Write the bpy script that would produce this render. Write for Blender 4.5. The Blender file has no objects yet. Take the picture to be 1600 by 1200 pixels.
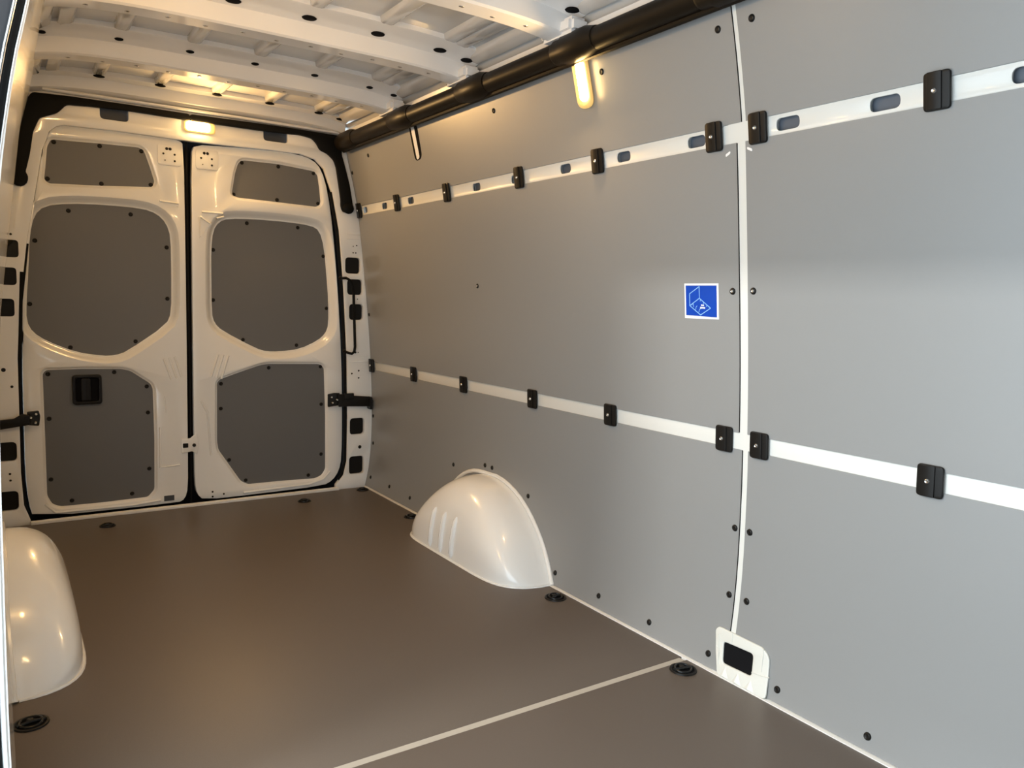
import bpy, bmesh, math, random
import numpy as np
from mathutils import Vector, Matrix
random.seed(4)
S = bpy.context.scene
COL = S.collection

# ---------------------------------------------------------------- camera
cam_d = bpy.data.cameras.new('camera'); cam = bpy.data.objects.new('camera', cam_d); COL.objects.link(cam)
cam_d.sensor_fit = 'HORIZONTAL'; cam_d.sensor_width = 36.0
cam_d.lens = 36.0 * 1220.0 / 1600.0
cam_d.clip_start = 0.02
F = Vector((0.55140, 0.82763, -0.10479)); R = Vector((0.83352, -0.55177, 0.02814)); U = Vector((0.03453, 0.10286, 0.99410))
cam.matrix_world = Matrix(((R.x, U.x, -F.x, -0.812), (R.y, U.y, -F.y, 0.0), (R.z, U.z, -F.z, 1.06), (0, 0, 0, 1)))
S.camera = cam

# ---------------------------------------------------------------- world, large lights, exposure
w = bpy.data.worlds.new('world'); S.world = w; w.use_nodes = True
bg = w.node_tree.nodes['Background']
bg.inputs[0].default_value = (0.78, 0.91, 1.0, 1); bg.inputs[1].default_value = 2.5

def area_light(name, loc, target, sx, sy, power, col):
    d = bpy.data.lights.new(name, 'AREA'); d.shape = 'RECTANGLE'; d.size = sx; d.size_y = sy
    d.energy = power; d.color = col
    o = bpy.data.objects.new(name, d); COL.objects.link(o); o.location = loc
    o.rotation_euler = (Vector(target) - Vector(loc)).to_track_quat('-Z', 'Y').to_euler()
    return o
# strip light of the hall the van stands in, seen by the interior through the open sliding door
area_light('hall_strip_light', (-3.9, 1.05, 2.87), (0.9, 1.2, 0.6), 0.65, 0.16, 72, (1.0, 0.98, 0.93))

S.view_settings.view_transform = 'Standard'; S.view_settings.look = 'None'
S.view_settings.gamma = 1.0; S.view_settings.use_curve_mapping = False
S.view_settings.exposure = 0.84

# ---------------------------------------------------------------- materials
def mat(name, col, rough=0.5, metal=0.0, coat=0.0, var=0.0, vscale=6.0, bump=0.0, bscale=300.0, emit=None, estr=0.0, spec=0.5, rvar=0.0):
    m = bpy.data.materials.new(name); m.use_nodes = True
    nt = m.node_tree; b = nt.nodes['Principled BSDF']
    b.inputs['Base Color'].default_value = (*col, 1); b.inputs['Roughness'].default_value = rough
    b.inputs['Metallic'].default_value = metal; b.inputs['Coat Weight'].default_value = coat
    b.inputs['Coat Roughness'].default_value = 0.06; b.inputs['Specular IOR Level'].default_value = spec
    tc = nt.nodes.new('ShaderNodeTexCoord')
    if var > 0:
        n = nt.nodes.new('ShaderNodeTexNoise'); n.inputs['Scale'].default_value = vscale; n.inputs['Detail'].default_value = 6
        r = nt.nodes.new('ShaderNodeMapRange'); r.inputs[3].default_value = 1 - var; r.inputs[4].default_value = 1 + var
        mx = nt.nodes.new('ShaderNodeMix'); mx.data_type = 'RGBA'; mx.blend_type = 'MULTIPLY'; mx.inputs[0].default_value = 1
        mx.inputs[6].default_value = (*col, 1)
        nt.links.new(tc.outputs['Object'], n.inputs['Vector']); nt.links.new(n.outputs['Fac'], r.inputs[0])
        nt.links.new(r.outputs[0], mx.inputs[7]); nt.links.new(mx.outputs[2], b.inputs['Base Color'])
        if rvar > 0:
            rr = nt.nodes.new('ShaderNodeMapRange'); rr.inputs[3].default_value = rough - rvar; rr.inputs[4].default_value = rough + rvar
            nt.links.new(n.outputs['Fac'], rr.inputs[0]); nt.links.new(rr.outputs[0], b.inputs['Roughness'])
    if bump > 0:
        n2 = nt.nodes.new('ShaderNodeTexNoise'); n2.inputs['Scale'].default_value = bscale; n2.inputs['Detail'].default_value = 3
        bp = nt.nodes.new('ShaderNodeBump'); bp.inputs['Strength'].default_value = bump; bp.inputs['Distance'].default_value = 0.002
        nt.links.new(tc.outputs['Object'], n2.inputs['Vector']); nt.links.new(n2.outputs['Fac'], bp.inputs['Height'])
        nt.links.new(bp.outputs['Normal'], b.inputs['Normal'])
    if emit:
        b.inputs['Emission Color'].default_value = (*emit, 1); b.inputs['Emission Strength'].default_value = estr
    return m
M = {}
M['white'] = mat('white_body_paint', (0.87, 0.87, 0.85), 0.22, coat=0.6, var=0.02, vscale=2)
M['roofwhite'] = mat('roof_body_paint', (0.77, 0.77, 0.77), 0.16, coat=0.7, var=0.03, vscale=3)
M['skin'] = mat('shaded_roof_skin_paint', (0.56, 0.555, 0.54), 0.14, coat=0.6, var=0.03, vscale=3)  # same paint as the beams, darkened to put the skin's dim reflections into colour
M['railwhite'] = mat('white_rail_paint', (0.70, 0.70, 0.665), 0.34, coat=0.2, var=0.02, vscale=3)
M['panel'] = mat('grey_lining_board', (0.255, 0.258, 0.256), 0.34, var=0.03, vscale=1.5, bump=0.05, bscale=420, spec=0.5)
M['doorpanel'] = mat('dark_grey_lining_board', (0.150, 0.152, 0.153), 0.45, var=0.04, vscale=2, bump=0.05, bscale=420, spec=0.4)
M['floor'] = mat('brown_grey_floor_board', (0.125, 0.103, 0.086), 0.46, var=0.10, vscale=260, bump=0.12, bscale=380, spec=0.35, rvar=0.05)
M['black'] = mat('black_plastic', (0.011, 0.010, 0.009), 0.36, spec=0.18, bump=0.05, bscale=200)
M['duct'] = mat('black_duct_plastic', (0.010, 0.0075, 0.005), 0.40, spec=0.14, var=0.1, vscale=8)
M['rubber'] = mat('black_rubber', (0.006, 0.006, 0.006), 0.6, spec=0.12, bump=0.05, bscale=150)
M['cavity'] = mat('dark_cavity', (0.008, 0.008, 0.009), 0.8, spec=0.05, bump=0.05)
M['bluegrey'] = mat('primer_blue_grey', (0.085, 0.10, 0.125), 0.5, var=0.05)
M['slate'] = mat('slate_seal', (0.05, 0.055, 0.065), 0.55, var=0.08)
M['steel'] = mat('bright_steel', (0.75, 0.74, 0.72), 0.22, metal=1.0, var=0.02)
M['blackmetal'] = mat('black_coated_metal', (0.014, 0.014, 0.014), 0.25, metal=0.0, spec=0.3, var=0.05)
M['trimwhite'] = mat('cream_edge_trim', (0.88, 0.87, 0.83), 0.4, var=0.02)
M['seam'] = mat('seam_sealant', (0.44, 0.40, 0.34), 0.45, var=0.06, vscale=20)
M['stickwhite'] = mat('sticker_white', (0.88, 0.88, 0.88), 0.35, var=0.01)
M['stickblue'] = mat('sticker_blue', (0.0, 0.052, 0.40), 0.35, var=0.02)
M['stickline'] = mat('sticker_light_blue', (0.25, 0.50, 0.85), 0.4, var=0.02)
M['mould'] = mat('moulded_white_plastic', (0.68, 0.68, 0.63), 0.35, coat=0.2, var=0.03, vscale=12, bump=0.5, bscale=45)
M['lens'] = mat('lamp_lens', (0.9, 0.8, 0.6), 0.3, var=0.01, emit=(1.0, 0.64, 0.24), estr=32)
M['lampbody'] = mat('lamp_body_frosted', (0.50, 0.36, 0.16), 0.3, var=0.01, emit=(1.0, 0.60, 0.16), estr=0.35)

# ---------------------------------------------------------------- helpers
def finish(me, m, smooth=35):
    me.materials.append(m)
    if smooth:
        me.polygons.foreach_set('use_smooth', [True] * len(me.polygons)); me.set_sharp_from_angle(angle=math.radians(smooth))
def obj(name, me, parent=None):
    o = bpy.data.objects.new(name, me); COL.objects.link(o)
    if parent is not None: o.parent = parent
    return o
def mesh(name, verts, faces, m, parent=None, smooth=35, merge=0.0, recalc=True):
    me = bpy.data.meshes.new(name); me.from_pydata([tuple(v) for v in verts], [], faces)
    bm = bmesh.new(); bm.from_mesh(me)
    if merge: bmesh.ops.remove_doubles(bm, verts=bm.verts, dist=merge)
    if recalc: bmesh.ops.recalc_face_normals(bm, faces=bm.faces)
    bm.to_mesh(me); bm.free(); finish(me, m, smooth)
    return obj(name, me, parent)
def thing(name, label, cat, loc=(0, 0, 0), group=None):
    o = bpy.data.objects.new(name, None); COL.objects.link(o); o.location = loc
    o['label'] = label; o['category'] = cat
    if group: o['group'] = group
    return o
def tag(o, label, cat, group=None):
    o['label'] = label; o['category'] = cat
    if group: o['group'] = group
    return o
def structure(o, label):
    o['kind'] = 'structure'; o['label'] = label; return o

def rpoly(pts, r, n=4):
    """round the corners of a closed polygon"""
    out = []; N = len(pts)
    for i in range(N):
        p = Vector(pts[i]); a = Vector(pts[i - 1]); b = Vector(pts[(i + 1) % N])
        da, db = (a - p), (b - p); la, lb = da.length, db.length
        if la < 1e-6 or lb < 1e-6: continue
        rr = min(r, la * .45, lb * .45)
        p0 = p + da / la * rr; p1 = p + db / lb * rr
        for k in range(n + 1):
            t = k / n; out.append(tuple((1 - t) ** 2 * p0 + 2 * t * (1 - t) * p + t * t * p1))
    return out
def rect(u0, v0, u1, v1, r=0.0, n=4):
    p = [(u0, v0), (u1, v0), (u1, v1), (u0, v1)]
    return rpoly(p, r, n) if r > 0 else p
def smoothloop(pts, it=2):
    """Chaikin corner cutting of a closed loop"""
    for _ in range(it):
        q = []
        for i in range(len(pts)):
            a = Vector(pts[i]); b = Vector(pts[(i + 1) % len(pts)])
            q += [tuple(a * .75 + b * .25), tuple(a * .25 + b * .75)]
        pts = q
    return pts
def offset_loop(pts, d):
    """move a closed loop outward by d"""
    c = Vector((sum(p[0] for p in pts) / len(pts), sum(p[1] for p in pts) / len(pts))); out = []
    N = len(pts)
    for i in range(N):
        t = Vector(pts[(i + 1) % N]) - Vector(pts[i - 1]); n = Vector((t.y, -t.x)).normalized()
        if n.dot(Vector(pts[i]) - c) < 0: n = -n
        out.append(tuple(Vector(pts[i]) + n * d))
    return out
def fill(name, loops, depth, mapf, m, parent=None, bevel=0.0, w0=0.0, smooth=35, bres=1):
    """flat shape with holes, front at w0+depth, back at w0, pushed through mapf(u,v,w)"""
    cu = bpy.data.curves.new(name, 'CURVE'); cu.dimensions = '2D'; cu.fill_mode = 'BOTH'
    cu.extrude = max(depth / 2 - bevel, 0.00005); cu.bevel_depth = bevel; cu.bevel_resolution = bres; cu.offset = -bevel
    for lp in loops:
        s = cu.splines.new('POLY'); s.points.add(len(lp) - 1)
        for i, p in enumerate(lp): s.points[i].co = (p[0], p[1], 0, 1)
        s.use_cyclic_u = True
    o = bpy.data.objects.new(name + '_tmp', cu); COL.objects.link(o)
    bpy.context.view_layer.update()
    me = bpy.data.meshes.new_from_object(o.evaluated_get(bpy.context.evaluated_depsgraph_get()))
    bpy.data.objects.remove(o); bpy.data.curves.remove(cu)
    me.name = name
    bm = bmesh.new(); bm.from_mesh(me); bmesh.ops.remove_doubles(bm, verts=bm.verts, dist=1e-5)
    for v in bm.verts: v.co = mapf(v.co.x, v.co.y, v.co.z + depth / 2 + w0)
    bmesh.ops.recalc_face_normals(bm, faces=bm.faces)
    bm.to_mesh(me); bm.free(); me.materials.clear(); finish(me, m, smooth)
    return obj(name, me, parent)
def tube(name, path, r, m, parent=None, seg=10, cyclic=False, rads=None, flat=None):
    P = [Vector(p) for p in path]; N = len(P); V = []; Fc = []
    up = None
    for i in range(N):
        a = P[i - 1] if (i > 0 or cyclic) else P[i]; b = P[(i + 1) % N] if (i < N - 1 or cyclic) else P[i]
        t = (b - a).normalized()
        if up is None: up = Vector((0, 0, 1)) if abs(t.z) < .9 else Vector((1, 0, 0))
        s = t.cross(up).normalized(); up = s.cross(t).normalized()
        rr = rads[i] if rads else r
        for k in range(seg):
            an = 2 * math.pi * k / seg; V.append(P[i] + rr * (math.cos(an) * s + math.sin(an) * up))
    for i in range(N if cyclic else N - 1):
        j = (i + 1) % N
        for k in range(seg): l = (k + 1) % seg; Fc.append((i * seg + k, i * seg + l, j * seg + l, j * seg + k))
    if not cyclic: Fc += [tuple(range(seg)), tuple((N - 1) * seg + k for k in range(seg))]
    return mesh(name, V, Fc, m, parent)
def box(name, x0, x1, y0, y1, z0, z1, m, parent=None, bev=0.0):
    bm = bmesh.new(); bmesh.ops.create_cube(bm, size=1)
    for v in bm.verts: v.co = ((x0 + x1) / 2 + v.co.x * (x1 - x0), (y0 + y1) / 2 + v.co.y * (y1 - y0), (z0 + z1) / 2 + v.co.z * (z1 - z0))
    if bev: bmesh.ops.bevel(bm, geom=bm.edges[:], offset=bev, segments=2, affect='EDGES')
    me = bpy.data.meshes.new(name); bm.to_mesh(me); bm.free(); finish(me, m); return obj(name, me, parent)
def sweep(name, prof, axis0, axis1, m, parent=None, camber=None, n=24, smooth=35):
    """prof: closed list of (y,z); swept along x from axis0 to axis1, lowered by camber(x)"""
    V = []; Fc = []; K = len(prof)
    for i in range(n + 1):
        x = axis0 + (axis1 - axis0) * i / n; c = camber(x) if camber else 0
        V += [(x, y, z + c) for y, z in prof]
    for i in range(n):
        for k in range(K): l = (k + 1) % K; Fc.append((i * K + k, i * K + l, (i + 1) * K + l, (i + 1) * K + k))
    Fc += [tuple(range(K)), tuple(n * K + k for k in range(K))]
    return mesh(name, V, Fc, m, parent, smooth)

def cat(zs, xs):
    """Catmull-Rom interpolation of a wall profile x(z)"""
    def f(z):
        if z <= zs[0]: return xs[0]
        if z >= zs[-1]: return xs[-1]
        i = max(j for j in range(len(zs)) if zs[j] <= z); i = min(i, len(zs) - 2)
        h = zs[i + 1] - zs[i]; t = (z - zs[i]) / h
        m0 = (xs[i + 1] - xs[i - 1]) / (zs[i + 1] - zs[i - 1]) if i > 0 else (xs[i + 1] - xs[i]) / h
        m1 = (xs[i + 2] - xs[i]) / (zs[i + 2] - zs[i]) if i + 2 < len(zs) else (xs[i + 1] - xs[i]) / h
        return (2*t**3 - 3*t*t + 1) * xs[i] + (t**3 - 2*t*t + t) * h * m0 + (3*t*t - 2*t**3) * xs[i + 1] + (t**3 - t*t) * h * m1
    return f
# inner profile of the right and left side walls, metres
WR = cat([-.05, 0, .113, .30, .521, .685, .85, 1.028, 1.2, 1.37, 1.522, 1.613, 1.735, 1.84, 1.95],
         [.902, .912, .935, .949, .948, .941, .930, .914, .896, .877, .858, .841, .813, .785, .757])
WL = cat([-.05, .0, .2, .6, .8, 1.0, 1.13, 1.236, 1.35, 1.455, 1.54, 1.75, 1.95],
         [-.800, -.802, -.812, -.811, -.809, -.806, -.803, -.794, -.779, -.761, -.742, -.700, -.660])     # at the sliding door
WLR = cat([-.05, .4, .9, 1.112, 1.388, 1.498, 1.717, 1.885, 1.95], [-.810, -.808, -.786, -.761, -.728, -.715, -.690, -.650, -.635])   # at the rear doors
def WLy(z, y):
    t = min(1, max(0, (y - 1.6) / 2.467)); return WL(z) * (1 - t) + WLR(z) * t
YR = 4.067          # plane of the rear frame
YJ = 1.60           # plane of the sliding-door jamb
XC = 0.055          # van centre line
rw = lambda u, v, w: (WR(v) - w, u, v)
rear = lambda y0: (lambda u, v, w: (u, y0 - w, v))
flr = lambda u, v, w: (u, v, w)

def screw_mesh(name, m, r=0.010, h=0.004):
    V = []; Fc = []; n = 12
    for rr, z in ((r, 0), (r * .92, h * .6), (r * .6, h), (r * .42, h * .8)):
        V += [(rr * math.cos(2 * math.pi * k / n), rr * math.sin(2 * math.pi * k / n), z) for k in range(n)]
    for i in range(3):
        for k in range(n): l = (k + 1) % n; Fc.append((i * n + k, i * n + l, (i + 1) * n + l, (i + 1) * n + k))
    Fc.append(tuple(3 * n + k for k in range(n)))
    me = bpy.data.meshes.new(name); me.from_pydata(V, [], Fc); finish(me, m, 50); return me
SCREW = screw_mesh('screw_cap', M['black'])
SCREW_S = screw_mesh('screw_cap_small', M['black'], 0.0085, 0.003)
SCREW_M = screw_mesh('screw_steel', M['steel'], 0.0048, 0.003)
def place_screw(name, loc, normal, me, parent):
    o = obj(name, me, parent); o.location = loc; o.rotation_euler = Vector(normal).to_track_quat('Z', 'Y').to_euler(); return o
def wall_normal(z):
    d = (WR(z + .02) - WR(z - .02)) / .04
    return Vector((-1, 0, d)).normalized()

# ================================================================ STRUCTURE
# ---- floor
fl = structure(box('floor', -.86, .97, -.9, 4.2, -.06, -.013, M['cavity']), 'load floor of the van')
def floorboard(y0, y1):
    return fill('floor_panel', [[(-.815, y0), (.900, y0), (.900, y1), (-.815, y1)]], .013, flr, M['floor'], fl, bevel=.001, w0=-.013)
p1 = floorboard(1.597, 4.045); p1['label'] = 'rear brown floor board'
p2 = floorboard(-.85, 1.575); p2['label'] = 'front brown floor board'
sm = fill('seam_strip', [[(-.815, 1.5755), (.89, 1.5755), (.89, 1.5965), (-.815, 1.5965)]], .0015, flr, M['seam'], fl, w0=-.002); sm['label'] = 'pale seam strip between the floor boards'
# ---- right edge strip between floor and wall
bb = fill('baseboard_right', [[(.900, -.85), (.925, -.85), (.925, 4.05), (.900, 4.05)]], .015, flr, M['trimwhite'], w0=-.013)
structure(bb, 'white edge strip where floor meets right wall')

# ---- right wall: painted body shell, lined with grey boards
def wall_grid(name, f, y0, y1, z0, z1, off, th, m, parent=None, nz=26, ny=1):
    V = []; Fc = []; zs = [z0 + (z1 - z0) * i / nz for i in range(nz + 1)]; ys = [y0 + (y1 - y0) * j / ny for j in range(ny + 1)]
    n1 = (nz + 1) * (ny + 1)
    for d in (off, off + th):
        for z in zs:
            for y in ys: V.append(((f(z, y) if f is WLy else f(z)) + d, y, z))
    q = ny + 1
    for i in range(nz):
        for j in range(ny):
            a = i * q + j; Fc += [(a, a + 1, a + q + 1, a + q), (n1 + a, n1 + a + q, n1 + a + q + 1, n1 + a + 1)]
    for j in range(ny): Fc += [(j, n1 + j, n1 + j + 1, j + 1), (nz * q + j, nz * q + j + 1, n1 + nz * q + j + 1, n1 + nz * q + j)]
    for i in range(nz): Fc += [(i * q, (i + 1) * q, n1 + (i + 1) * q, n1 + i * q), (i * q + ny, n1 + i * q + ny, n1 + (i + 1) * q + ny, (i + 1) * q + ny)]
    return mesh(name, V, Fc, m, parent, 30)
wr = structure(wall_grid('wall_right', WR, -.9, 4.2, -.06, 2.06, .030, .02, M['white']), 'right side wall of the van, white paint behind grey lining boards')
T = .008
# pillar strip seen between the boards
pillar = wall_grid('pillar_face', WR, 1.40, 1.49, -.02, 1.86, .002, .004, M['railwhite'], wr); pillar['label'] = 'white pillar strip between the lining boards'
PAN = {}
def wpanel(key, y0, y1, z0, z1, lab):
    o = wall_grid('wall_panel', WR, y0, y1, z0, z1, 0, T, M['panel'], wr, nz=max(3, int((z1 - z0) / .05))); o['label'] = lab
    PAN[key] = o
wpanel('ru', 1.4435, 4.062, 1.549, 1.846, 'upper rear grey lining board')
wpanel('rm', 1.462, 4.062, .708, 1.499, 'middle rear grey lining board')
wpanel('rl', 1.449, 4.062, .004, .661, 'lower rear grey lining board')
wpanel('fu', -.85, 1.4285, 1.549, 1.86, 'upper front grey lining board')
wpanel('fm', -.85, 1.433, .708, 1.499, 'middle front grey lining board')
wpanel('fl', -.85, 1.429, .004, .661, 'lower front grey lining board')
# narrow black strip painting in the shadow along the board edge beside the pillar
for z0, z1, y in ((1.549, 1.84, 1.4425), (.71, 1.498, 1.461), (.13, .66, 1.448)):
    wall_grid('shadow_gap_strip', WR, y - .0006, y + .0016, z0, z1, -.0003, T, M['rubber'], wr, nz=12)
WS = [('ru', 3.795, 1.776), ('ru', 2.6, 1.779), ('ru', 1.493, 1.785), ('fu', 1.383, 1.784), ('rm', 2.861, 1.122), ('rm', 1.485, 1.106), ('fm', 1.414, 1.107),
      ('rl', 1.465, .43), ('fl', 1.412, .431), ('rl', 1.468, .231), ('fl', 1.405, .232), ('rl', 1.512, .040), ('fl', 1.266, .038), ('fl', 1.003, .037), ('rl', 1.764, .043),
      ('rl', 2.018, .045), ('rl', 2.274, .048), ('rl', 2.503, .289), ('rl', 2.78, .350), ('rl', 2.838, .350), ('rl', 3.114, .300), ('rl', 3.512, .054),
      ('rl', 3.761, .059), ('rl', 4.03, .248), ('rl', 4.01, .059), ('rl', 4.04, .40), ('rm', 4.04, .967), ('ru', 4.04, 1.72), ('ru', 1.965, 1.782), ('fl', .80, .037)]
for k, y, z in WS:
    s = place_screw('screw', (WR(z), y, z), wall_normal(z), SCREW, PAN[k])
    if (y, z) in ((2.861, 1.122), (1.485, 1.106), (1.414, 1.107)):
        place_screw('screw_head', (WR(z) - .0025, y, z), wall_normal(z), SCREW_M, PAN[k])
for k, y, z, a in (('rm', 1.492, 1.474, .5), ('fm', 1.419, 1.477, -.5)):
    o = fill('locating_slot', [rpoly([(y - .008, z - .0035 + a * .007), (y + .008, z - .0035 - a * .007), (y + .008, z + .0035 - a * .007), (y - .008, z + .0035 + a * .007)], .004)], .001, rw, M['stickwhite'], PAN[k], w0=.0002)
# long vertical hand slot in the upper rear board
sl = fill('slot_recess', [rpoly([(3.300, 1.838), (3.222, 1.838), (3.234, 1.69), (3.305, 1.684)], .03, 6)], .0008, rw, M['cavity'], PAN['ru'], w0=.0003); sl['label'] = 'dark upright slot under the roof duct'
fill('slot_edge', [rpoly([(3.283, 1.838), (3.252, 1.838), (3.256, 1.695), (3.285, 1.688)], .012, 5)], .0012, rw, M['stickwhite'], sl, w0=.0006)

# ---- left wall, with the sliding-door opening in front of the jamb
def leftgrid(name, y0, y1, z0, z1, m, parent=None, off=-.03, th=.03):
    return wall_grid(name, WLy, y0, y1, z0, z1, off, th, m, parent, nz=max(4, int((z1 - z0) / .06)), ny=4)
wl = structure(leftgrid('wall_left', YJ + .004, 4.2, -.06, 2.06, M['white'], off=-.012, th=.012), 'left side wall of the van behind the sliding door')
leftgrid('door_header', -.9, YJ + .1, 1.74, 2.06, M['white'], wl, off=-.06, th=.06)['label'] = 'body frame above the sliding door opening'
leftgrid('front_pillar', -.9, -.28, -.06, 1.76, M['white'], wl, off=-.06, th=.06)
# jamb: white flange, rubber seal, dark outer edge
zs = [-.06 + 1.90 * i / 40 for i in range(41)]
def jout(z): return WL(z) - (.011 if z < .85 else max(.003, .011 - .016 * (z - .85)))
V = []; Fc = []
for z in zs:
    a, b = WL(z) - .001, jout(z); V += [(a, YJ + .10, z), (a, YJ + .006, z), (a - .004, YJ, z), (b, YJ - .002, z), (b - .004, YJ + .01, z), (b - .004, YJ + .10, z)]
for i in range(40):
    for k in range(6): l = (k + 1) % 6; Fc.append((i * 6 + k, i * 6 + l, (i + 1) * 6 + l, (i + 1) * 6 + k))
mesh('door_jamb', V, Fc, M['white'], wl)['label'] = 'white jamb of the open sliding door'
tube('jamb_seal', [(jout(z) - .011, YJ + .004, z) for z in zs], .009, M['rubber'], wl)['label'] = 'black rubber door seal'
tube('seal_bead', [(jout(z) - .017, YJ - .006, z) for z in zs if z > .8], .003, M['steel'], wl)
V = []; Fc = []
for z in zs:
    b = jout(z); V += [(b - .02, YJ + .002, z), (b - .05, YJ - .012, z), (b - .055, YJ - .012, z), (b - .09, YJ + .02, z), (b - .16, YJ + .03, z), (b - .16, YJ + .12, z), (b - .02, YJ + .12, z)]
for i in range(40):
    for k in range(7): l = (k + 1) % 7; Fc.append((i * 7 + k, i * 7 + l, (i + 1) * 7 + l, (i + 1) * 7 + k))
mesh('outer_edge', V, Fc, M['slate'], wl)['label'] = 'dark edge of the slid-back door'

# ---- front bulkhead behind the camera
structure(box('wall_front', -.95, 1.0, -.95, -.90, -.06, 2.1, M['panel']), 'bulkhead at the front of the load space')

# ---- rear frame: pillars and header in one pressing, with openings
lzs = [-.02 + (1.95 + .02) * i / 16 for i in range(17)]
outer = [(WLR(z) - .02, z) for z in lzs] + [(WR(z) + .012, z) for z in reversed(lzs)]
PR = [(.014, 1.781), (.162, 1.784), (.381, 1.790), (.545, 1.790), (.624, 1.773), (.672, 1.730), (.716, 1.613), (.755, 1.415), (.782, 1.108), (.803, .725), (.809, .404), (.806, .152), (.788, .074), (.744, .021), (.742, -.02)]
PL = [(-.127, 1.784), (-.316, 1.786), (-.519, 1.782), (-.548, 1.773), (-.577, 1.747), (-.606, 1.664), (-.638, 1.478), (-.677, 1.254), (-.711, .975), (-.726, .75), (-.728, .493), (-.730, .233), (-.723, .085), (-.70, .014), (-.698, -.02)]
holesR = [(.792, 1.188, .877, 1.274), (.804, 1.073, .890, 1.157), (.816, .936, .895, 1.022), (.824, .297, .908, .389), (.821, .073, .906, .173)]
holesL = [(-.787, 1.187, -.704, 1.27), (-.797, 1.067, -.715, 1.151), (-.805, .93, -.727, 1.015), (-.822, .292, -.743, .377), (-.822, .067, -.743, .155)]
hdr = [(-.377, 1.831, -.26, 1.90), (.355, 1.833, .479, 1.90)]
loops = [outer + PR[::-1] + PL] + [rect(*h, .02) for h in holesR + holesL] + [rect(*h, .018) for h in hdr]
wre = structure(fill('wall_rear', loops, .03, rear(YR + .03), M['white'], bevel=.004), 'white rear frame around the two rear doors')
for h in holesR + holesL:
    o = fill('hole_plug', [rect(h[0] - .006, h[1] - .006, h[2] + .006, h[3] + .006, .02)], .006, rear(YR + .02), M['black'], wre, w0=-.006)
for h in hdr:
    o = fill('header_recess', [rect(h[0] - .006, h[1] - .006, h[2] + .006, h[3] + .006, .02)], .006, rear(YR + .03), M['slate'], wre, w0=-.012); o['label'] = 'dark grey opening in the door header'
for x, z, r in ((.835, 1.30, .004), (.85, 1.30, .004), (.855, 1.34, .004), (.835, 1.335, .003), (.852, .757, .006), (.868, .757, .003), (.832, .64, .005), (.872, .655, .005), (.872, .615, .005), (.882, .225, .010),
                (-.77, 1.29, .005), (-.735, 1.29, .005), (-.752, 1.325, .003), (-.752, .625, .006), (-.781, .70, .009), (-.772, .235, .005), (-.771, .205, .005), (.862, 1.05, .003), (-.775, 1.056, .004)):
    place_screw('drill_hole', (x, YR - .0006, z), (0, -1, 0), SCREW_S, wre).scale = (r / .0085, r / .0085, .25)
# pressed ledges across the right pillar
for z in (1.40, 1.375, .735, .705): 
    fill('pressed_ledge', [rect(.80 if z > 1 else .815, z - .003, .878 if z > 1 else .93, z + .003, .003)], .003, rear(YR), M['white'], wre, w0=-.001, bevel=.001)
# sill strip in front of the doors
structure(fill('trim_1', [[(-.70, .0), (.748, .0), (.748, .013), (-.70, .013)]], .03, rear(YR - .008), M['trimwhite'], bevel=.002), 'pale sill strip along the foot of the rear doors')

# ---- rear doors
LD = [(-.689, .016), (-.706, .091), (-.714, .225), (-.712, .488), (-.71, .747), (-.696, .975), (-.672, 1.256), (-.636, 1.482), (-.606, 1.664), (-.578, 1.75), (-.548, 1.776), (-.518, 1.786), (-.313, 1.790), (-.123, 1.788), (-.038, 1.784), (-.018, 1.765), (-.017, 1.237), (-.018, .736), (-.020, .286), (-.022, .084), (-.037, .028), (-.071, .012)]
RD = [(.051, .012), (.02, .046), (.011, .104), (.010, .284), (.011, .735), (.013, 1.239), (.016, 1.729), (.032, 1.773), (.169, 1.782), (.389, 1.791), (.538, 1.791), (.620, 1.772), (.666, 1.728), (.702, 1.615), (.731, 1.415), (.760, 1.108), (.783, .723), (.789, .401), (.787, .166), (.772, .094), (.736, .043), (.681, .018), (.314, .012)]
PANELS = {
 'LU': [(-.569, 1.719), (-.52, 1.72), (-.367, 1.726), (-.212, 1.729), (-.191, 1.714), (-.167, 1.641), (-.149, 1.578), (-.161, 1.553), (-.371, 1.537), (-.584, 1.526), (-.601, 1.541), (-.594, 1.597), (-.585, 1.687)],
 'LM': [(-.602, 1.427), (-.51, 1.446), (-.36, 1.454), (-.199, 1.451), (-.137, 1.432), (-.096, 1.391), (-.077, 1.325), (-.077, 1.141), (-.08, .962), (-.104, .9), (-.281, .771), (-.331, .753), (-.385, .751), (-.495, .77), (-.608, .821), (-.663, .861), (-.686, .913), (-.683, 1.003), (-.671, 1.145), (-.662, 1.294), (-.642, 1.384)],
 'LL': [(-.619, .691), (-.471, .693), (-.311, .689), (-.272, .679), (-.184, .614), (-.175, .589), (-.172, .33), (-.176, .091), (-.206, .056), (-.407, .052), (-.579, .054), (-.612, .07), (-.631, .112), (-.631, .365), (-.632, .676)],
 'RU': [(.262, 1.728), (.441, 1.73), (.624, 1.716), (.648, 1.699), (.659, 1.627), (.666, 1.554), (.645, 1.532), (.421, 1.538), (.229, 1.542), (.207, 1.559), (.224, 1.661), (.24, 1.713)],
 'RM': [(.197, 1.436), (.323, 1.443), (.487, 1.443), (.624, 1.434), (.67, 1.41), (.695, 1.327), (.71, 1.174), (.721, 1.037), (.722, .905), (.704, .857), (.661, .819), (.562, .774), (.452, .762), (.385, .763), (.329, .78), (.16, .872), (.123, .911), (.111, .959), (.111, 1.149), (.112, 1.275), (.122, 1.37), (.15, 1.416)],
 'RL': [(.142, .626), (.237, .659), (.341, .693), (.385, .699), (.661, .693), (.686, .672), (.695, .407), (.696, .11), (.674, .076), (.637, .062), (.45, .067), (.275, .068), (.239, .089), (.129, .264), (.123, .308), (.126, .61)]}
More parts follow.
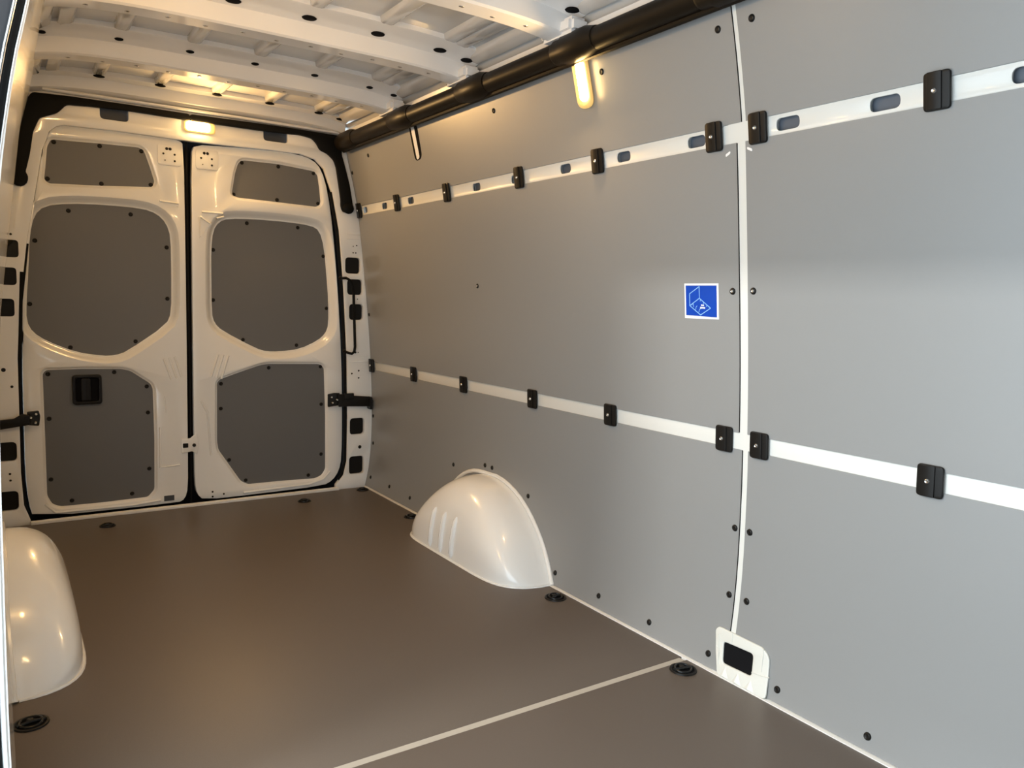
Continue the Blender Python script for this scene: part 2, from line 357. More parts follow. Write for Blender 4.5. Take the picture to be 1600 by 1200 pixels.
SCR = {
 'LU': [(-.559, 1.709), (-.377, 1.715), (-.203, 1.714), (-.588, 1.546), (-.374, 1.546), (-.165, 1.563)],
 'LM': [(-.508, 1.415), (-.251, 1.42), (-.643, 1.272), (-.095, 1.275), (-.671, .989), (-.096, 1.027), (-.517, .792), (-.242, .819)],
 'LL': [(-.612, .673), (-.341, .675), (-.201, .602), (-.613, .468), (-.198, .474), (-.614, .185), (-.197, .196), (-.532, .076), (-.276, .08)],
 'RU': [(.258, 1.716), (.441, 1.718), (.627, 1.705), (.216, 1.555), (.434, 1.549), (.652, 1.550)],
 'RM': [(.288, 1.421), (.552, 1.418), (.121, 1.276), (.692, 1.276), (.118, 1.026), (.711, .995), (.264, .825), (.545, .795)],
 'RL': [(.145, .603), (.388, .679), (.668, .679), (.143, .475), (.673, .472), (.673, .194), (.182, .205), (.265, .09), (.601, .083)]}
YD = YR + .028      # inner face of the doors
def ring(name, inner, outer, d_in, m, parent):
    """sloped flange from the door face down to the lining board"""
    N = len(inner); V = []; Fc = []; K = 5
    for k in range(K):
        t = k / (K - 1); e = 3 * t * t - 2 * t ** 3
        for a, b in zip(outer, inner): V.append((a[0] + (b[0] - a[0]) * t, YD + d_in * e, a[1] + (b[1] - a[1]) * t))
    for k in range(K - 1):
        for i in range(N): j = (i + 1) % N; Fc.append((k * N + i, k * N + j, (k + 1) * N + j, (k + 1) * N + i))
    return mesh(name, V, Fc, m, parent, 60)
def rear_door(name, outline, keys, lab):
    holes = []; rings = []
    for k in keys:
        lp = rpoly(PANELS[k], .012, 3) if k[1] != 'M' else smoothloop(PANELS[k], 1)
        off = .036 if k[1] == 'M' else .012
        ou = offset_loop(lp, off); holes.append(ou); rings.append((k, lp, ou))
    d = structure(fill(name, [smoothloop(outline, 1)] + holes, .04, rear(YD), M['white'], bevel=.003, w0=-.04), lab)
    for k, lp, ou in rings:
        dp = .042 if k[1] == 'M' else .014
        ring('panel_flange', lp, offset_loop(ou, .003), dp, M['white'], d)
        tube('panel_rim', [(x, YD + dp - .001, z) for x, z in offset_loop(lp, .004)], .004 if k[1] == 'M' else .0028, M['white'], d, seg=6, cyclic=True)
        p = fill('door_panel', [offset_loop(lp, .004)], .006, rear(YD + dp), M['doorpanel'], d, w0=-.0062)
        for x, z in SCR[k]: place_screw('screw', (x, YD + dp, z), (0, -1, 0), SCREW, p)
    return d
dL = rear_door('door_1', LD, ('LU', 'LM', 'LL'), 'left rear door with a black pull handle')
dR = rear_door('door_2', RD, ('RU', 'RM', 'RL'), 'right rear door without a handle')
# outer skins closing the doors
box('outer_skin', -.76, -.004, YD + .05, YD + .06, -.03, 1.85, M['cavity'], dL)
box('outer_skin', .0, .86, YD + .05, YD + .06, -.03, 1.85, M['cavity'], dR)
tube('centre_seal', [(-.003, YD + .022, z) for z in (.0, .3, .9, 1.4, 1.80)], .0068, M['rubber'], dR)['label'] = 'black rubber seal between the rear doors'
# door surround seal
def seal_path(pts): 
    out = []
    for a, b in zip(pts[:-1], pts[1:]):
        for t in (0, .5): out.append((a[0] * (1 - t) + b[0] * t, YR + .014, a[1] * (1 - t) + b[1] * t))
    return out
tube('door_seal', seal_path([(x - .007, z) for x, z in PR[6:14]]), .009, M['rubber'], wre)['label'] = 'black rubber seal round the right door'
tube('door_seal', seal_path([(x + .004, z) for x, z in PL[7:14]]), .005, M['rubber'], wre)['label'] = 'black rubber seal round the left door'
tube('seal_cap', [(-.700, YR + .004, 1.13), (-.708, YR + .004, .98), (-.717, YR + .004, .75)], .008, M['rubber'], wre)
# handle cup in the left door
h = fill('handle', [rect(-.518, .528, -.396, .667, .016), rect(-.505, .542, -.409, .653, .012)], .012, rear(YD + .006), M['black'], dL, bevel=.003); h['label'] = 'black pull handle cup'
fill('cup', [rect(-.508, .54, -.406, .656, .01)], .003, rear(YD + .010), M['cavity'], h, w0=-.003)
fill('grip', [rect(-.482, .545, -.442, .65, .008)], .012, rear(YD + .007), M['black'], h, bevel=.003)
# hinge plates at the head of each door
for d, x0, zt in ((dL, -.135, 1.735), (dR, .035, 1.735)):
    pl = fill('latch_plate', [rect(x0, zt - .075, x0 + .105, zt + .02, .012)], .004, rear(YD), M['white'], d, bevel=.0015, w0=-.001)
    for dx, dz, r in ((.04, .012, .007), (.055, .012, .007), (.025, -.012, .005), (.075, -.012, .005), (.032, -.042, .003), (.075, -.042, .005)):
        place_screw('bolt', (x0 + dx, YD - .003, zt + dz - .01), (0, -1, 0), SCREW_S, pl).scale = (r / .0085, r / .0085, 1)
# pressed triangles, swage ribs and drain marks of the door frames
def swage(d, pts, r=.005): 
    tube('swage_rib', [(x, YD - .0005, z) for x, z in pts], r, M['white'], d, seg=8)
swage(dL, [(-.13, 1.49), (-.045, 1.485), (-.05, 1.47)]); swage(dR, [(.05, 1.43), (.05, 1.33), (.10, 1.40), (.052, 1.432)]); swage(dR, [(.06, 1.455), (.16, 1.455), (.165, 1.44), (.13, 1.43)])
for d, s in ((dL, [[(-.125, .735), (-.092, .635)], [(-.10, .74), (-.068, .64)], [(-.075, .745), (-.045, .645)]]), (dR, [[(.13, .755), (.095, .64)], [(.155, .752), (.12, .635)], [(.18, .748), (.145, .63)]])):
    for q in s: swage(d, q, .005)
swage(dL, [(-.148, .40), (-.150, .20), (-.06, .205)]); swage(dL, [(-.125, .55), (-.12, .47)], .003)
swage(dR, [(.045, .52), (.075, .46), (.085, .30), (.09, .24)], .005)
swage(dL, [(-.64, .075), (-.60, .03), (-.28, .026), (-.15, .036)], .006); swage(dR, [(.25, .028), (.60, .036), (.68, .055), (.72, .095)], .006)
for x, z in ((.095, .05), (.095, .025), (.15, .033)): place_screw('drain_hole', (x, YD - .0005, z), (0, -1, 0), SCREW_S, dR).scale = (.6, .6, .3)
# rating plate
fill('rating_plate', [rect(-.135, .028, -.088, .055)], .001, rear(YD - .0005), M['slate'], dL)
# latch between the doors
lk = fill('lock_tongue', [rpoly([(-.052, .262), (.0, .27), (.022, .25), (.03, .30), (.022, .36), (.0, .345), (-.01, .335), (-.052, .335)], .008)], .006, rear(YD), M['white'], dR, bevel=.002); lk['label'] = 'white lock tongue bridging the door gap'
fill('bolt_hole', [rect(-.045, .29, -.02, .312, .003)], .002, rear(YD - .006), M['black'], lk)
place_screw('bolt', (.008, YD - .006, .300), (0, -1, 0), SCREW, lk).scale = (.9, .9, 2)

# ---- roof
HX = .70
def camb(x): 
    t = abs(x - XC) / HX
    return -.004 * t * t - .026 * t ** 6
def roof_z(x):
    t = max(0, abs(x - XC) - .60)
    return 2.020 + camb(x) - 2.2 * t * t * (1 if t < .2 else 1)
V = []; Fc = []; xs = [-.70 + 1.51 * i / 48 for i in range(49)]
for d in (0, .012):
    for x in xs: V += [(x, -.92, roof_z(x) + d), (x, 4.2, roof_z(x) + d)]
n1 = 98
for i in range(48):
    a = 2 * i; Fc += [(a, a + 1, a + 3, a + 2), (n1 + a, n1 + a + 2, n1 + a + 3, n1 + a + 1)]
Fc += [(0, 1, n1 + 1, n1), (96, n1 + 96, n1 + 97, 97)]
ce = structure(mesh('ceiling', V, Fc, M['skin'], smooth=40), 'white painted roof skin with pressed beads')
box('roof_cap', -.95, 1.0, -.95, 4.25, 2.07, 2.09, M['cavity'], ce)
BY = [4.02, 3.35, 2.70, 2.05, 1.40, .75, .10]      # front faces of the roof beams
def beam(yf, lab=None):
    top = 2.03
    if yf > 4:
        prof = [(yf - .05, top), (yf - .05, 2.0), (yf - .012, 1.99), (yf, 1.945), (yf + .03, 1.935), (yf + .06, 1.93), (yf + .10, 1.93), (yf + .10, top)]
    else:
        prof = [(yf - .105, top), (yf - .105, 2.003), (yf - .095, 1.999), (yf - .012, 1.984), (yf - .002, 1.980), (yf + .006, 1.928), (yf + .014, 1.922), (yf + .085, 1.920), (yf + .093, 1.927), (yf + .105, 1.99), (yf + .15, 1.995), (yf + .15, top)]
    b = sweep('roof_beam', prof, -.655, .765, M['roofwhite'], ce, camber=camb, n=30)
    if lab: b['label'] = lab
    return b
LB = ['rearmost roof beam above the doors', 'second roof beam from the rear doors', 'third roof beam with dark oval holes', 'roof beam beside the lit wall lamp', None, None, None]
BEADX = [.108 + .248 * k for k in range(-3, 3)]
beams = [beam(y, l) for y, l in zip(BY, LB)]
def hole_cap(name, x, y, z, rx, ry, m, parent):
    bm = bmesh.new(); bmesh.ops.create_uvsphere(bm, u_segments=12, v_segments=6, radius=1)
    for v in bm.verts: v.co = (v.co.x * rx, v.co.y * ry, v.co.z * .006)
    me = bpy.data.meshes.new(name); bm.to_mesh(me); bm.free(); finish(me, m, 60); o = obj(name, me, parent); o.location = (x, y, z); return o
for b, y in zip(beams[:4], BY[:4]):
    for x in BEADX + [.72]:
        if not -.66 < x < .75: continue
        if y > 4: hole_cap('bead_hole', x, y - .056, 1.993 + camb(x), .024, .012, M['cavity'], b)
        else: hole_cap('bead_hole', x, y - .030, 1.987 + camb(x), .026 if y < 3 else .016, .022 if y < 3 else .014, M['cavity'], b)
    if y < 4:
        for i in range(11):
            x = -.55 + i * .115
            place_screw('weld_spot', (x, y + .05 + .012 * (i % 2), 1.9212 + camb(x)), (0, 0, -1), SCREW_M, b).scale = (1.8, 1.1, .6)
# pressed beads of the roof skin
def bead(x, y0, y1, wd=.027, ht=.024):
    V = []; Fc = []; NS = 7; st = [(y0, .15), (y0 + .012, .7), (y0 + .03, 1), (y1 - .03, 1), (y1 - .012, .7), (y1, .15)]
    for y, s in st:
        for k in range(NS):
            a = math.pi * k / (NS - 1); xx = x - wd * s * math.cos(a)
            V.append((xx, y, roof_z(xx) + .002 - ht * s * min(1, 1.7 * math.sin(a))))
    for i in range(len(st) - 1):
        for k in range(NS - 1): Fc.append((i * NS + k, i * NS + k + 1, (i + 1) * NS + k + 1, (i + 1) * NS + k))
    Fc += [tuple(range(NS)), tuple((len(st) - 1) * NS + k for k in range(NS))]
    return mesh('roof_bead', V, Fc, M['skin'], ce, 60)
for i in range(len(BY) - 2):
    y1 = BY[i] - (.03 if BY[i] > 4 else .08); y0 = BY[i + 1] + .165
    for x in BEADX: 
        if x > -.65: bead(x, y0, y1)
    # long side ribs next to the cantrail
    for x, wd in ((.655, .030), (.735, .022), (-.565, .028)): bead(x, BY[i + 1] + .10, BY[i] - .02, wd, .022)
# cantrail band between roof and the right wall boards
wall_grid('cantrail', WR, -.9, 4.06, 1.848, 1.93, .006, .01, M['roofwhite'], wr, nz=6)['label'] = 'white cantrail above the lining boards'
for y in (3.62, 3.15, 2.92, 2.72, 2.50, 2.36, 1.93, 1.72, 1.62):
    o = wall_grid('cantrail_bracket', WR, y - .035, y + .035, 1.838, 1.87, -.006, .008, M['roofwhite'], wr, nz=2)
for y in BY[1:5]:
    o = box('beam_gusset', .70, .775, y - .05, y + .12, 1.895, 1.945, M['roofwhite'], ce, .012)

# ================================================================ THINGS
# ---- lashing rails with board clips
def lashing_rail(label, z0, z1, slots, clips, ch, cw):
    t = thing('lashing_rail', label, 'rail', (WR((z0 + z1) / 2), 2.4, z0))
    inv = t.location.copy()
    loc = lambda f: (lambda u, v, w: tuple(Vector(f(u, v, w)) - inv))
    ov = .006
    r = fill('rail_strip', [[(-.85, z0 - ov), (4.055, z0 - ov), (4.055, z1 + ov), (-.85, z1 + ov)]] + [rect(b, c, a, d, .014) for a, b, c, d in slots], .0045, loc(rw), M['railwhite'], t, w0=-.010, bevel=.0008)
    for a, b, c, d in slots:
        fill('slot_back', [rect(b - .004, c - .004, a + .004, d + .004, .014)], .002, loc(rw), M['bluegrey'], r, w0=-.024)
    zc = (z0 + z1) / 2
    for y in clips:
        hw, hh = cw / 2, ch / 2
        o = fill('panel_clip', [rect(y - hw, zc - hh, y + hw, zc + hh, .009)], .009, loc(rw), M['black'], t, w0=0.0, bevel=.003)
        fill('clip_bridge', [rect(y - hw * .42, zc - hh + .001, y + hw * .68, zc + hh - .001, .003)], .004, loc(rw), M['black'], o, w0=.0085, bevel=.0012)
        s = place_screw('clip_screw', Vector((WR(zc) - .012, y + .003, zc)) - inv, wall_normal(zc), SCREW_M, o); s['label'] = 'steel screw'
        s.scale = (1.3, 1.3, 1.4)
    return t
SU = [(a + .0, b + .0, 1.509, 1.5395) for a, b in ((4.00, 3.945), (3.755, 3.695), (3.457, 3.395), (2.849, 2.788), (2.560, 2.500), (2.249, 2.188), (1.948, 1.885), (1.643, 1.576), (1.338, 1.269), (1.083, 1.011), (.785, .718), (.49, .42))]
lashing_rail('upper white slotted rail along the right wall, held by black clips', 1.499, 1.549, SU, (4.035, 3.56, 3.056, 2.493, 2.033, 1.536, 1.388, .925, .46), .078, .057)
lashing_rail('lower white plain rail along the right wall, held by black clips', .661, .708, [], (4.04, 3.519, 3.019, 2.479, 2.014, 1.512, 1.388, .914, .45), .074, .060)

# ---- sticker
st = thing('instruction_sticker', 'square blue and white picture sticker on the grey wall board', 'sticker', (WR(1.026), 1.60, 1.026))
li = st.location.copy(); lrw = lambda u, v, w: tuple(Vector(rw(u, v, w)) - li)
y_l, y_r, z_b, z_t = 1.667, 1.536, 1.026, 1.128
fill('backing', [[(y_r, z_b), (y_l, z_b), (y_l, z_t), (y_r, z_t)]], .0006, lrw, M['stickwhite'], st, w0=.0001)
def sp(px, py): return (y_l - (px - 420) / 318 * (y_l - y_r), z_t - (py - 262) / 325 * (z_t - z_b))
q = [sp(433, 281), sp(722, 281), sp(722, 570), sp(433, 558)]
sb = fill('blue_field', [q], .0004, lrw, M['stickblue'], st, w0=.0007)
def stroke(pts, wd=.0011, m='stickline'):
    for a, b in zip(pts[:-1], pts[1:]):
        A, B = Vector(sp(*a)), Vector(sp(*b)); t = (B - A).normalized(); n = Vector((-t.y, t.x)) * wd; A -= t * wd * .6; B += t * wd * .6
        fill('printed_line', [[tuple(A + n), tuple(B + n), tuple(B - n), tuple(A - n)]], .0003, lrw, M[m], sb, w0=.0011)
stroke([(563, 290), (470, 358), (470, 468), (572, 552), (665, 487), (563, 398), (470, 468)]); stroke([(563, 290), (563, 398)])
stroke([(490, 462), (502, 445), (508, 480)], .0008); stroke([(540, 468), (530, 480), (526, 503)], .0008); stroke([(580, 492), (562, 500), (556, 528)], .0008)
stroke([(575, 408), (570, 424)], .0008); stroke([(604, 432), (598, 450)], .0008); stroke([(634, 458), (626, 474)], .0008)
stroke([(572, 484), (612, 486)], .0022, 'stickwhite'); stroke([(580, 461), (602, 462)], .0018, 'stickwhite')

# ---- moulded pillar foot with a black opening
pf = thing('pillar_foot_cover', 'white moulded cover with a black opening at the foot of the wall pillar', 'cover', (.91, 1.39, 0.0))
li = pf.location.copy(); prw = lambda u, v, w: tuple(Vector((WR(max(v, .0)) - w - .004 * max(0, 1 - v / .05), u, v)) - li)
OUT = rpoly([(1.460, .002), (1.484, .06), (1.497, .118), (1.487, .131), (1.328, .128), (1.304, .110), (1.289, .002)], .012, 4)
HOL = rpoly([(1.452, .038), (1.462, .096), (1.356, .100), (1.349, .040)], .011, 4)
def dense(lp, m=.012):
    out = []
    for i in range(len(lp)):
        a = Vector(lp[i]); b = Vector(lp[(i + 1) % len(lp)]); n = max(1, int((b - a).length / m))
        for k in range(n): out.append(tuple(a.lerp(b, k / n)))
    return out
fc = fill('moulded_face', [dense(OUT), HOL], .007, prw, M['mould'], pf, bevel=.0025, bres=2)
fill('opening', [offset_loop(HOL, .003)], .002, prw, M['cavity'], fc, w0=.0005)
# three folded darts under the opening and a few creases
for y in (1.435, 1.390, 1.345):
    V = [prw(y + .018, .004, .0068), prw(y - .018, .004, .0068), prw(y + .002, .034, .0068), prw(y + .004, .008, .012)]
    mesh('fold', V, [(0, 1, 3), (1, 2, 3), (2, 0, 3)], M['mould'], fc, 0)
for a, b in (((1.435, .131), (1.432, .102)), ((1.35, .052), (1.292, .060)), ((1.325, .125), (1.32, .065)), ((1.482, .112), (1.464, .03)), ((1.484, .075), (1.463, .062))):
    tube('crease', [prw(a[0], a[1], .0068), prw((a[0] + b[0]) / 2, (a[1] + b[1]) / 2, .0076), prw(b[0], b[1], .0068)], .0016, M['mould'], fc, seg=6)

# ---- wheel arches
def wheel_arch(label, side):
    yc = 2.79; hf, hb = .505, .39        # centre line, reach to the front and to the rear
    x0 = .905 if side > 0 else -.792; D = .192 if side > 0 else .168
    t = thing('wheel_arch', label, 'wheel arch', (x0, yc, 0))
    def h(s): return .316 * max(0, 1 - abs(s) ** 2.25) ** 1.02
    def e(s): return D * max(0, 1 - abs(s) ** 7.0) ** .46
    NS, NT = 48, 16; V = []; Fc = []; P = []
    for i in range(NS + 1):
        a = -1 + 2 * i / NS; s = math.sin(a * math.pi / 2)
        for k in range(NT + 1):
            th = math.pi / 2 * k / NT
            cx = math.cos(th) ** (2 / 3.6); sz = math.sin(th) ** (2 / 3.6)
            z = h(s) * sz; xin = e(s) * cx * (1 - .18 * (z / .3) ** 1.5)
            bulge = (WR(z) - .905 + .02) if side > 0 else (WL(max(z, 0)) * -1 - .792 + .02)
            xw = bulge * (1 - cx)
            V.append((side * (xw - xin), s * (hf if s < 0 else hb), z))
    for i in range(NS):
        for k in range(NT): a = i * (NT + 1) + k; Fc.append((a, a + 1, a + NT + 2, a + NT + 1))
    mesh('arch_shell', V, Fc, M['white'], t, 70, merge=1e-5)
    # rolled lip against wall and floor
    lip = []
    for i in range(33):
        s = math.sin((-1 + 2 * i / 32) * math.pi / 2); z = (.322 if s < 0 else .318) * (1 - abs(s) ** (2.3 if s < 0 else 2.8)) + .002
        xw = (WR(z) - .905 - .002) if side > 0 else (-WL(z) - .792 - .002)
        lip.append((side * xw, s * (hf * 1.02 if s < 0 else .46), z))
    tube('wall_lip', lip, .009, M['white'], t, seg=8)
    fl = []
    for i in range(33):
        s = math.sin((-1 + 2 * i / 32) * math.pi / 2); fl.append((-side * (e(s) + .002), s * (hf if s < 0 else hb) * 1.01, .001))
    tube('floor_lip', fl, .005, M['white'], t, seg=6)
    if side > 0:
        for y in (2.885, 2.795, 2.705):
            pts = []
            for z in (.012, .03, .08, .13, .165, .18):
                s = (y - yc) / (hf if y < yc else hb); sz = (z / h(s)) ** 1.8; th = math.asin(min(1, sz)); cx = math.cos(th) ** (2 / 3.6)
                xin = e(s) * cx * (1 - .18 * (z / .3) ** 1.5); bl = (WR(z) - .905 + .02) * (1 - cx)
                pts.append((bl - xin - .001, y - yc, z))
            tube('flute', pts, .010, M['white'], t, seg=8, rads=[.003, .011, .012, .012, .011, .003])
    return t
wheel_arch('white glossy wheel arch with three flutes against the right grey wall', 1)
wheel_arch('white glossy wheel arch at the left edge beside the sliding door', -1)

# ---- tie-down points sunk in the floor
def tie_down(x, y, label, rz=0.0, full=True):
    t = thing('tie_down_point', label, 'tie-down', (x, y, 0), 'black tie-down points in the floor'); t.rotation_euler.z = rz
    r = .040 if full else .034
    def rg(rr, z, n=24, sy=1.0): return [(rr * math.cos(2 * math.pi * k / n), sy * rr * math.sin(2 * math.pi * k / n), z) for k in range(n)]
    rings = [rg(r, .0005), rg(r * .97, .004), rg(r * .86, .0045), rg(r * .80, .002)]
    V = sum(rings, []); Fc = []
    for i in range(3):
        for k in range(24): l = (k + 1) % 24; Fc.append((i * 24 + k, i * 24 + l, (i + 1) * 24 + l, (i + 1) * 24 + k))
    mesh('rim', V, Fc, M['black'], t)
    V = rg(r * .82, .0022) + rg(r * .5, .0012); Fc = [(k, (k + 1) % 24, 24 + (k + 1) % 24, 24 + k) for k in range(24)] + [tuple(24 + k for k in range(24))]
    mesh('cup', V, Fc, M['cavity'], t)
    pts = [(r * .62 * math.cos(a), r * .55 * math.sin(a), .0055 + .003 * math.sin(a)) for a in [math.pi * 2 * k / 20 for k in range(20)]]
    tube('ring', pts, .0034, M['blackmetal'], t, seg=8, cyclic=True)
    tube('bar', [(-r * .78, 0, .004), (0, 0, .0065), (r * .78, 0, .004)], .0045, M['blackmetal'], t, seg=8)
    place_screw('bolt', (0, r * .2, .008), (0, 0, 1), SCREW_S, t)
    place_screw('bolt_head', (-r * .25, r * .55, .0065), (0, 0, 1), SCREW_M, t).scale = (.5, .5, 1)
    return t
tie_down(-.768, 2.144, 'black tie-down ring in the floor before the left wheel arch', .2)
tie_down(.850, 2.171, 'black tie-down ring in the floor just before the right wheel arch', .3)
tie_down(.841, 1.533, 'black tie-down ring in the floor at the end of the pale seam', -.2)
tie_down(.862, 3.361, 'black tie-down ring in the floor behind the right wheel arch', .1)
tie_down(.862, 3.975, 'black tie-down ring in the floor corner by the right rear pillar', 0, False)
tie_down(.503, 3.885, 'black tie-down ring in the floor before the right rear door', .4, False)
tie_down(-.412, 3.865, 'black tie-down ring in the floor before the left rear door', .1, False)

# ---- roof duct along the right side
du = thing('roof_duct', 'long black tubular cable duct along the top of the right wall', 'duct', (.752, 0, 1.862))
tube('duct_tube', [(0, y, 0) for y in (-.85, .5, 1.5, 2.5, 3.4, 4.03)], .036, M['duct'], du, seg=16)
for y in (3.92, 3.28, 2.645, 2.02, 1.40):
    tube('duct_sleeve', [(-.002, y + d, .001) for d in (-.10, -.085, -.055, .05, .065, .095, .105)], .04, M['duct'], du, seg=16, rads=[.037, .040, .047, .047, .041, .041, .037])
tube('duct_fin', [(.012, y, -.038) for y in (-.85, 1.0, 2.0, 3.0, 4.02)], .010, M['duct'], du, seg=8)
du.location.x = .748

# ---- black trims in the rear top corners and along the header
TR = [(.003, 1.904), (.312, 1.908), (.472, 1.909), (.64, 1.907), (.745, 1.905), (.773, 1.883), (.759, 1.815), (.781, 1.744), (.807, 1.653), (.822, 1.567), (.826, 1.534), (.801, 1.508), (.768, 1.512), (.757, 1.541), (.757, 1.575), (.746, 1.647), (.731, 1.739), (.717, 1.776), (.682, 1.805), (.64, 1.819), (.623, 1.85), (.599, 1.872), (.539, 1.88), (.44, 1.876), (.312, 1.874), (.003, 1.874)]
TL = [(.003, 1.904), (-.264, 1.906), (-.493, 1.905), (-.638, 1.900), (-.660, 1.866), (-.675, 1.824), (-.695, 1.74), (-.712, 1.632), (-.720, 1.502), (-.690, 1.494), (-.666, 1.512), (-.662, 1.542), (-.672, 1.56), (-.667, 1.577), (-.653, 1.638), (-.638, 1.734), (-.613, 1.795), (-.544, 1.826), (-.509, 1.867), (-.42, 1.873), (-.264, 1.878), (.003, 1.874)]
def loc_rear(y0, l): return lambda u, v, w: (u - l[0], y0 - w - l[1], v - l[2])
for pts, lab, lx, parts in ((TR, 'black cable trim over the right rear door, curving down the right pillar', .4, 1), (TL, 'black cable trim over the left rear door, curving down the left pillar', -.4, 0)):
    l = (lx, YR - .02, 1.5)
    t = thing('corner_trim', lab, 'trim', l)
    body = fill('trim_body', [rpoly(pts, .012, 2)], .022, loc_rear(YR - .001, l), M['rubber'], t, bevel=.005)
    if parts:
        ex = hole_cap('cable_boot', .796 - l[0], -.006, 1.532 - l[2], .032, .03, M['rubber'], t); ex.rotation_euler.x = math.pi / 2
        ex.scale = (1, 1, 2)
# thin header gutter above the black trim
fill('header_gutter', [[(-.60, 1.913), (-.60, 1.930), (.74, 1.930), (.74, 1.913)]], .02, rear(YR), M['roofwhite'], ce, bevel=.004)
tube('header_flange', [(-.60, YR - .03, 1.918), (.05, YR - .03, 1.921), (.74, YR - .03, 1.916)], .006, M['roofwhite'], ce, seg=8)

# ---- interior lamps
def capsule(u0, v0, u1, v1, n=10):
    r = min(u1 - u0, v1 - v0) / 2 * .96
    return rect(u0, v0, u1, v1, r, n)
def lamp_light(name, loc, normal, sx, sy, power, col=(1.0, .62, .27)):
    o = area_light(name, loc, Vector(loc) + Vector(normal), sx, sy, power, col); return o
# on the right wall
t = thing('interior_lamp', 'lit upright warm lamp hanging below the duct on the right wall', 'lamp', (WR(1.77), 2.05, 1.68), 'interior lamps')
l = t.location.copy()
def lrw2(u, v, w): return tuple(Vector((WR(v) - w - .004, u, v)) - l)
fill('housing', [capsule(2.012, 1.688, 2.082, 1.845)], .020, lrw2, M['lampbody'], t, bevel=.008, bres=3)
fill('lens', [capsule(2.0155, 1.705, 2.052, 1.825)], .010, lrw2, M['lens'], t, bevel=.004, w0=.0195, bres=2)
box('bracket', -.07, .02, -.05, .04, .150, .172, M['lampbody'], t, .006)
lamp_light('wall_lamp_glow', (WR(1.765) - .055, 2.045, 1.765), (-1, -.05, -.7), .05, .12, 2.4)
# over the rear doors
t = thing('interior_lamp', 'lit warm lamp in the header above the gap of the rear doors', 'lamp', (.048, YR, 1.82), 'interior lamps')
l2 = tuple(t.location)
fill('housing', [rect(-.024, 1.824, .120, 1.876, .018)], .014, loc_rear(YR - .001, l2), M['lampbody'], t, bevel=.005, bres=2)
fill('lens', [rect(-.014, 1.830, .092, 1.870, .014)], .014, loc_rear(YR - .014, l2), M['lens'], t, bevel=.002)
fill('switch', [rect(.098, 1.836, .114, 1.866, .004)], .004, loc_rear(YR - .0076, l2), M['stickwhite'], t, bevel=.001)
lamp_light('header_lamp_glow', (.04, YR - .045, 1.845), (.18, -1, -.32), .10, .04, 5.6, (1.0, .58, .22))
# above the sliding door and on the left wall opposite the lit one
t = thing('interior_lamp', 'warm lamp in the frame above the sliding door opening', 'lamp', (-.690, 1.30, 1.79), 'interior lamps')
fill('housing', [capsule(-.07, -.025, .07, .025)], .018, lambda u, v, w: (w - .012, u, v), M['lampbody'], t, bevel=.005)
fill('lens', [capsule(-.055, -.018, .055, .018)], .006, lambda u, v, w: (w + .005, u, v), M['lens'], t, bevel=.002)
lamp_light('door_lamp_glow', (-.665, 1.30, 1.79), (.6, .9, -.3), .10, .04, 1.0)
t = thing('interior_lamp', 'upright warm lamp on the left wall behind the sliding door', 'lamp', (WLy(1.79, 2.05), 2.05, 1.72), 'interior lamps')
l5 = t.location.copy(); llw = lambda u, v, w: tuple(Vector((WLy(v, u) + w, u, v)) - l5)
fill('housing', [capsule(2.012, 1.715, 2.082, 1.87)], .020, llw, M['lampbody'], t, bevel=.008, bres=3)
fill('lens', [capsule(2.022, 1.73, 2.072, 1.855)], .006, llw, M['lens'], t, bevel=.002, w0=.0195)
lamp_light('left_lamp_glow', (WLy(1.79, 2.05) + .05, 2.05, 1.79), (1, .5, -.4), .05, .12, 2.4, (1.0, .58, .22))

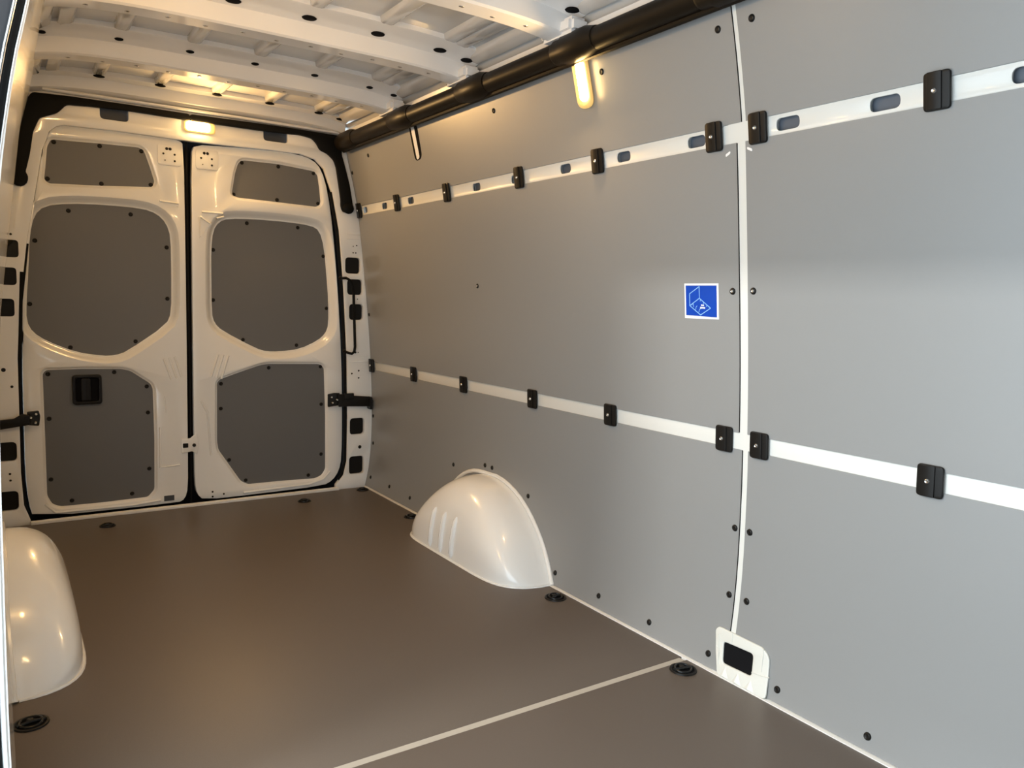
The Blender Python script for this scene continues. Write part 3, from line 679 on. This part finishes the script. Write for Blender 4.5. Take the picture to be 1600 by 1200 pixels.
# ---- door check straps
t = thing('door_check_strap', 'black metal check strap from the right rear door to the pillar', 'door strap', (.80, YR - .03, .48))
l3 = tuple(t.location)
fill('door_bracket', [rpoly([(.690, .462), (.690, .533), (.725, .538), (.758, .536), (.760, .470)], .006)], .012, loc_rear(YR - .006, l3), M['blackmetal'], t, bevel=.003)
for x, z in ((.71, .515), (.715, .485), (.74, .50)): place_screw('rivet', (x - l3[0], YR - .019 - l3[1], z - l3[2]), (0, -1, 0), SCREW_M, t).scale = (1.2, 1.2, 1)
fill('strap', [rpoly([(.745, .462), (.745, .532), (.775, .532), (.805, .523), (.940, .510), (.940, .455), (.80, .462)], .006)], .010, loc_rear(YR - .022, l3), M['black'], t, bevel=.003)
fill('pivot_block', [rect(.775, .505, .83, .536, .005)], .012, loc_rear(YR - .030, l3), M['blackmetal'], t, bevel=.003)
box('wall_hook', .122, .137, -.02, .03, -.04, .03, M['blackmetal'], t, .004)
t = thing('door_check_strap', 'black metal check strap from the left rear door to the pillar', 'door strap', (-.74, YR - .03, .46))
l4 = tuple(t.location)
fill('door_bracket', [rpoly([(-.700, .452), (-.700, .512), (-.655, .516), (-.649, .49), (-.655, .446)], .006)], .012, loc_rear(YR - .006, l4), M['blackmetal'], t, bevel=.003)
for x, z in ((-.685, .485), (-.665, .50), (-.668, .462)): place_screw('rivet', (x - l4[0], YR - .019 - l4[1], z - l4[2]), (0, -1, 0), SCREW_M, t).scale = (1.2, 1.2, 1)
fill('strap', [rpoly([(-.82, .438), (-.82, .482), (-.75, .486), (-.72, .505), (-.69, .50), (-.69, .455)], .006)], .010, loc_rear(YR - .022, l4), M['black'], t, bevel=.003)

# ---- cable loop on the right pillar
CB = [(.760, 1.160), (.785, 1.162), (.808, 1.150), (.822, 1.12), (.828, 1.08), (.830, 1.006), (.834, .901), (.838, .79), (.834, .762), (.820, .752), (.80, .757), (.784, .765)]
t = thing('door_cable', 'thin black cable looping over the holes of the right pillar', 'cable', (.82, YR - .02, .76))
tube('cable', [(x - .82, -.008 if 0 < i < 11 else .02, z - .76) for i, (x, z) in enumerate(CB)], .0075, M['rubber'], t, seg=10)
for i in (0, 11): place_screw('grommet', (CB[i][0] - .82, .012, CB[i][1] - .76), (0, -1, 0), SCREW, t).scale = (1.2, 1.2, 2)
